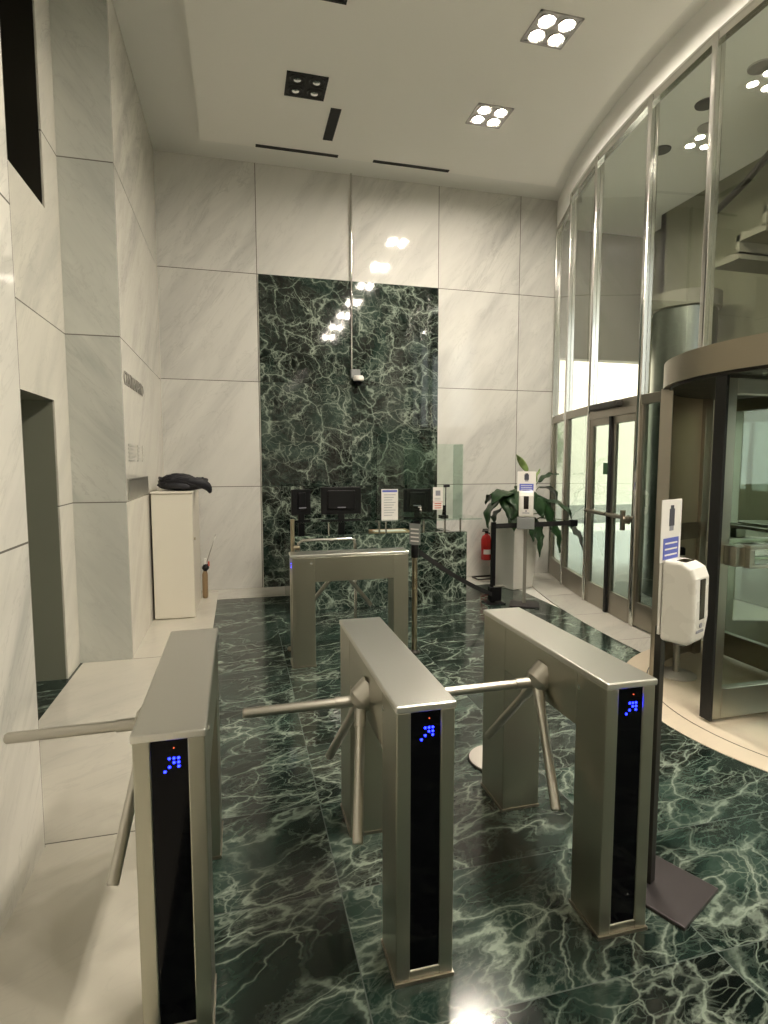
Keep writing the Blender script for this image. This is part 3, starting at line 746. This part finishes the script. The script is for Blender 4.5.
# ------------------------------------------------------------------ barriers
sp = thing('barrier_post', 'steel belt post with a small sign behind the far turnstile', 'barrier post', (1.495,4.76,0))
MB().lathe([(.055,.0),(.055,.010),(.03,.02),(.024,.03)], n=32).build('base', M_dark, sp)
MB().cyl((0,0,.03),(0,0,.97),.024,n=20).build('pole', M_brass, sp)
MB().lathe([(.03,.86),(.034,.87),(.034,.965),(.03,.975)], n=20).build('belt_head', M_blackpl, sp)
sg = MB().box(-.055,.055,-.003,.003,.975,1.16).move(Matrix.Rotation(math.radians(-50),4,'Z')).build('sign', M_greybox, sp)
m = MB()
for k in range(4): m.box(-.042,.042,-.0042,-.003,1.0+k*.035,1.012+k*.035)
m.move(Matrix.Rotation(math.radians(-50),4,'Z')).build('sign_text', M_paper, sp)
# sloping belt from the head to the foot of the black post
P0, P1 = Vector((.03,0,.915)), Vector((2.915-1.495, 6.19-4.76, .12))
m = MB(); ring = []
dh = Vector((P1.x-P0.x, P1.y-P0.y, 0)).normalized(); nn = Vector((-dh.y, dh.x, 0))*.0015
for i in range(17):
    t = i/16; p = P0.lerp(P1, t)-Vector((0,0,.035*math.sin(PI*t))); hw = .026
    ring.append([m.bm.verts.new(p+nn+Vector((0,0,hw))), m.bm.verts.new(p-nn+Vector((0,0,hw))), m.bm.verts.new(p-nn-Vector((0,0,hw))), m.bm.verts.new(p+nn-Vector((0,0,hw)))])
for a_, b_ in zip(ring, ring[1:]):
    for k in range(4): m.bm.faces.new((a_[k],a_[(k+1)%4],b_[(k+1)%4],b_[k]))
m.bm.faces.new(ring[0][::-1]); m.bm.faces.new(ring[-1])
m.build('belt', M_belt, sp)
bp = thing('barrier_post', 'black belt post in front of the planter with a belt to the door frame', 'barrier post', (2.945,6.24,0))
MB().box(-.10,.13,-.10,.10,0,.014).build('base', M_blackpl, bp, .004)
MB().box(-.026,.026,-.02,.02,.014,.985).build('pole', M_blackpl, bp, .004)
MB().box(-.045,.10,-.04,.04,.03,.20).build('lower_belt_head', M_blackpl, bp, .006)
MB().box(.0,.14,-.045,.045,.20,.215).build('shelf', M_metalgrey, bp, .003)
e0 = Vector((.026,0,.95)); e1 = Vector((gx(6.34)-.09-2.945, 6.34-6.24, .95))
MB().bar(e0, e1, .004, .905, .965).build('belt', M_belt, bp)
MB().box(e1.x-.04,e1.x+.045,e1.y-.03,e1.y+.03,.895,.975).build('wall_clip', M_blackpl, bp, .004)

pg = thing('pipe_barrier', 'low chrome pipe barrier behind the far turnstile', 'barrier', (.46,5.12,0))
MB().cyl((0,0,.0),(0,0,1.19),.018,n=16).cyl((0,0,0),(0,0,.012),.06,n=20).build('tall_post', M_brass, pg)
MB().tube([(.05,0,.0),(.05,0,.90),(.055,0,.97),(.09,0,.993),(.2,0,.995),(.53,0,.995),(.565,0,.985),(.572,0,.95),(.572,0,.0)], .015, 12).build('loop_rail', M_chrome, pg)
MB().cyl((.0,0,.93),(.06,0,.93),.022,n=12).build('coupling', M_brass, pg)

bo = thing('floor_bollard', 'slim grey post on a round steel foot inside the revolving door opening', 'post', (3.36,3.72,.0045))
MB().lathe([(.15,0),(.15,.010),(.12,.022),(.03,.03)], n=36).build('foot', M_disc, bo)
MB().cyl((0,0,.025),(0,0,.98),.025,n=20).build('pole', M_metalgrey, bo)
MB().lathe([(.03,.97),(.03,1.02),(.02,1.03)], n=20).build('cap', M_blackpl, bo)
rp = thing('floor_disc', 'pale round metal plate on the dark floor behind the right turnstile', 'floor plate', (1.40,2.87,0))
MB().lathe([(.165,0),(.165,.008),(.16,.010)], n=48).build('rim', M_dark, rp)
MB().lathe([(.158,.009),(.158,.014),(.10,.018),(.02,.019)], n=48).build('plate', M_disc, rp)

# ------------------------------------------------------------------ fire extinguisher, floor pad
fe = thing('fire_extinguisher', 'red fire extinguisher hanging on the back wall beside the planter', 'fire extinguisher', (3.53, WB-.085, .26))
MB().lathe([(.070,0),(.078,.015),(.078,.30),(.06,.35),(.028,.375),(.028,.39)], n=28).build('cylinder', M_red, fe)
MB().box(-.02,.02,-.02,.02,.39,.42).box(-.07,.03,-.012,.012,.42,.435).box(-.06,.03,-.012,.012,.445,.46).build('valve', M_blackpl, fe, .003)
MB().tube([(.03,0,.40),(.10,-.02,.36),(.105,-.02,.2),(.09,-.03,.08)], .010).build('hose', M_blackpl, fe)
MB().arc((0,0), .0785, .080, 215, 325, .09, .16).build('plate_label', M_paper, fe)
MB().box(-.03,.03,.06,.085,.12,.34).build('bracket', M_dark, fe)
pd = thing('shoe_tray', 'flat pale tray on the floor against the back wall', 'tray', (3.48, 7.55, .0035))
MB().box(-.20,.20,-.11,.11,0,.012).build('pan', M_disc, pd, .004)
MB().box(-.20,.20,-.11,-.10,.012,.035).box(-.20,.20,.10,.11,.012,.035).box(-.20,-.19,-.10,.10,.012,.035).box(.19,.20,-.10,.10,.012,.035).build('rim', M_dark, pd)

# ------------------------------------------------------------------ potted plant
pp = thing('potted_plant', 'big leafy plant in a tapered white planter by the glass wall', 'potted plant', (3.62,7.02,.0035))
r0, r1, hh = .25, .335, .83
m = MB(); an = [math.radians(62.7+90*k) for k in range(4)]
lo = [m.bm.verts.new((r0*math.cos(a), r0*math.sin(a), 0)) for a in an]; hi = [m.bm.verts.new((r1*math.cos(a), r1*math.sin(a), hh)) for a in an]
hi2 = [m.bm.verts.new(((r1-.03)*math.cos(a), (r1-.03)*math.sin(a), hh)) for a in an]; lo2 = [m.bm.verts.new(((r1-.04)*math.cos(a), (r1-.04)*math.sin(a), hh-.06)) for a in an]
m.bm.faces.new(lo[::-1]); m.bm.faces.new(lo2)
for A, B in ((lo,hi),(hi,hi2),(hi2,lo2)):
    for k in range(4): m.bm.faces.new((A[k],A[(k+1)%4],B[(k+1)%4],B[k]))
m.build('planter', M_pot, pp, .006)
sl = [((r1-.045)*math.cos(a), (r1-.045)*math.sin(a)) for a in an]
MB().prism(sl, hh-.07, hh-.05).build('soil', simple('soil', (.02,.014,.01), .9), pp)
stems = MB()
def leaf(base, tip, width, droop=.06, mat=None, roll=0.0, lobes=0):
    if mat is None: width *= 1.55
    mat = mat or M_leaf
    b, t = Vector(base), Vector(tip); d = t-b; L = d.length
    side = d.cross(Vector((0,0,1)))
    side = side.normalized() if side.length > 1e-4 else Vector((1,0,0))
    side = Matrix.Rotation(roll, 3, d.normalized()) @ side
    up = side.cross(d).normalized()
    m = MB(); N = 14; rows = []
    for i in range(N+1):
        s = i/N
        w_ = width*math.sin(PI*min(1, s**.72))**.8*(1-.25*s) if 0 < s < 1 else .002
        if lobes: w_ *= 1-.38*abs(math.sin(s*PI*lobes))
        cpt = b+d*s+up*(droop*math.sin(PI*s))
        row = []
        for j, q in enumerate((-1,-.55,0,.55,1)):
            z = -abs(q)*.10*width*math.cos(s*3)+(.03*width if q == 0 else .10*width*abs(q))+.012*math.sin(s*17+q*3)*abs(q)
            row.append(m.bm.verts.new(cpt+side*q*w_+up*z))
        rows.append(row)
    for a_, b_ in zip(rows, rows[1:]):
        for j in range(4):
            f = m.bm.faces.new((a_[j],a_[j+1],b_[j+1],b_[j])); f.smooth = True
    o = m.build('leaf', mat, pp)
    so = o.modifiers.new('solid', 'SOLIDIFY'); so.thickness = .003
    return o
def stem_to(p):
    p = Vector(p); s0 = Vector((random.uniform(-.05,.05), random.uniform(-.05,.05), hh-.06))
    stems.tube([s0, s0.lerp(p,.5)+Vector((0,0,.10)), p], [.012,.009,.006], 8)
# (base, tip, width, droop, material, roll, lobes) in plant coordinates, x right, z up
LV = [
 ((-.06,-.12,1.34),(-.20,-.34,.94),.135,.08,None,.2,0),
 ((-.10,-.10,1.30),(-.42,-.18,1.12),.10,.08,None,-.2,0),
 ((.02,-.20,1.36),(-.06,-.36,.92),.13,.08,None,.1,0),
 ((-.16,-.05,1.22),(-.44,-.15,.82),.10,.12,None,.3,0),
 ((-.04,-.15,1.28),(-.12,-.40,1.02),.13,.06,None,.0,0),
 ((-.18,-.02,1.10),(-.34,-.12,.86),.07,.06,None,.5,0),
 ((.17,-.02,1.57),(-.04,-.10,1.79),.050,.05,M_leafpale,.9,0),
 ((.22,-.05,1.32),(.33,-.08,1.60),.055,.03,M_leafpale,.6,0),
 ((.16,.02,1.42),(.28,.02,1.52),.045,.03,M_leafpale,.2,0),
 ((.32,-.02,1.42),(.62,-.06,1.52),.042,.05,None,.3,0),
 ((.36,.0,1.36),(.56,-.12,1.12),.07,.10,None,-.3,0),
 ((.22,-.12,1.28),(.34,-.34,.80),.105,.06,None,.1,0),
 ((.34,-.10,1.20),(.70,-.30,.78),.085,.14,None,.2,0),
 ((.62,-.20,.92),(.78,-.42,.52),.060,.08,None,.3,4),
 ((.36,-.18,1.02),(.44,-.40,.50),.075,.07,None,.0,4),
 ((.20,-.20,.96),(.14,-.42,.46),.060,.06,None,-.2,4),
 ((.06,-.18,1.00),(.06,-.40,.66),.075,.06,None,.0,4),
 ((-.02,.10,1.25),(.12,.30,1.20),.12,.06,None,.0,0),
 ((-.12,.10,1.22),(-.30,.28,1.10),.11,.07,None,.2,0),
 ((.10,-.22,1.24),(.18,-.40,.96),.10,.07,None,.3,0),
 ((-.10,-.16,1.14),(-.20,-.38,.80),.08,.07,None,.0,0),
 ((.14,-.02,1.40),(.02,-.20,1.22),.09,.06,None,.2,0),
]
for a_ in LV:
    leaf(*a_); stem_to(a_[0])
stems.build('stems', M_stem, pp)

# ------------------------------------------------------------------ light
W = bpy.data.worlds.new('world'); S.world = W; W.use_nodes = True
bg = W.node_tree.nodes['Background']
bg.inputs[0].default_value = (.95,.96,.95,1); bg.inputs[1].default_value = 1.7
sun_d = bpy.data.lights.new('sun', 'SUN'); sun = bpy.data.objects.new('sun', sun_d); C.objects.link(sun)
sun_d.energy = 6.0; sun_d.color = (1,.90,.72); sun_d.angle = .01
sun.rotation_euler = Vector((.6,.45,-.6)).to_track_quat('-Z','Y').to_euler()
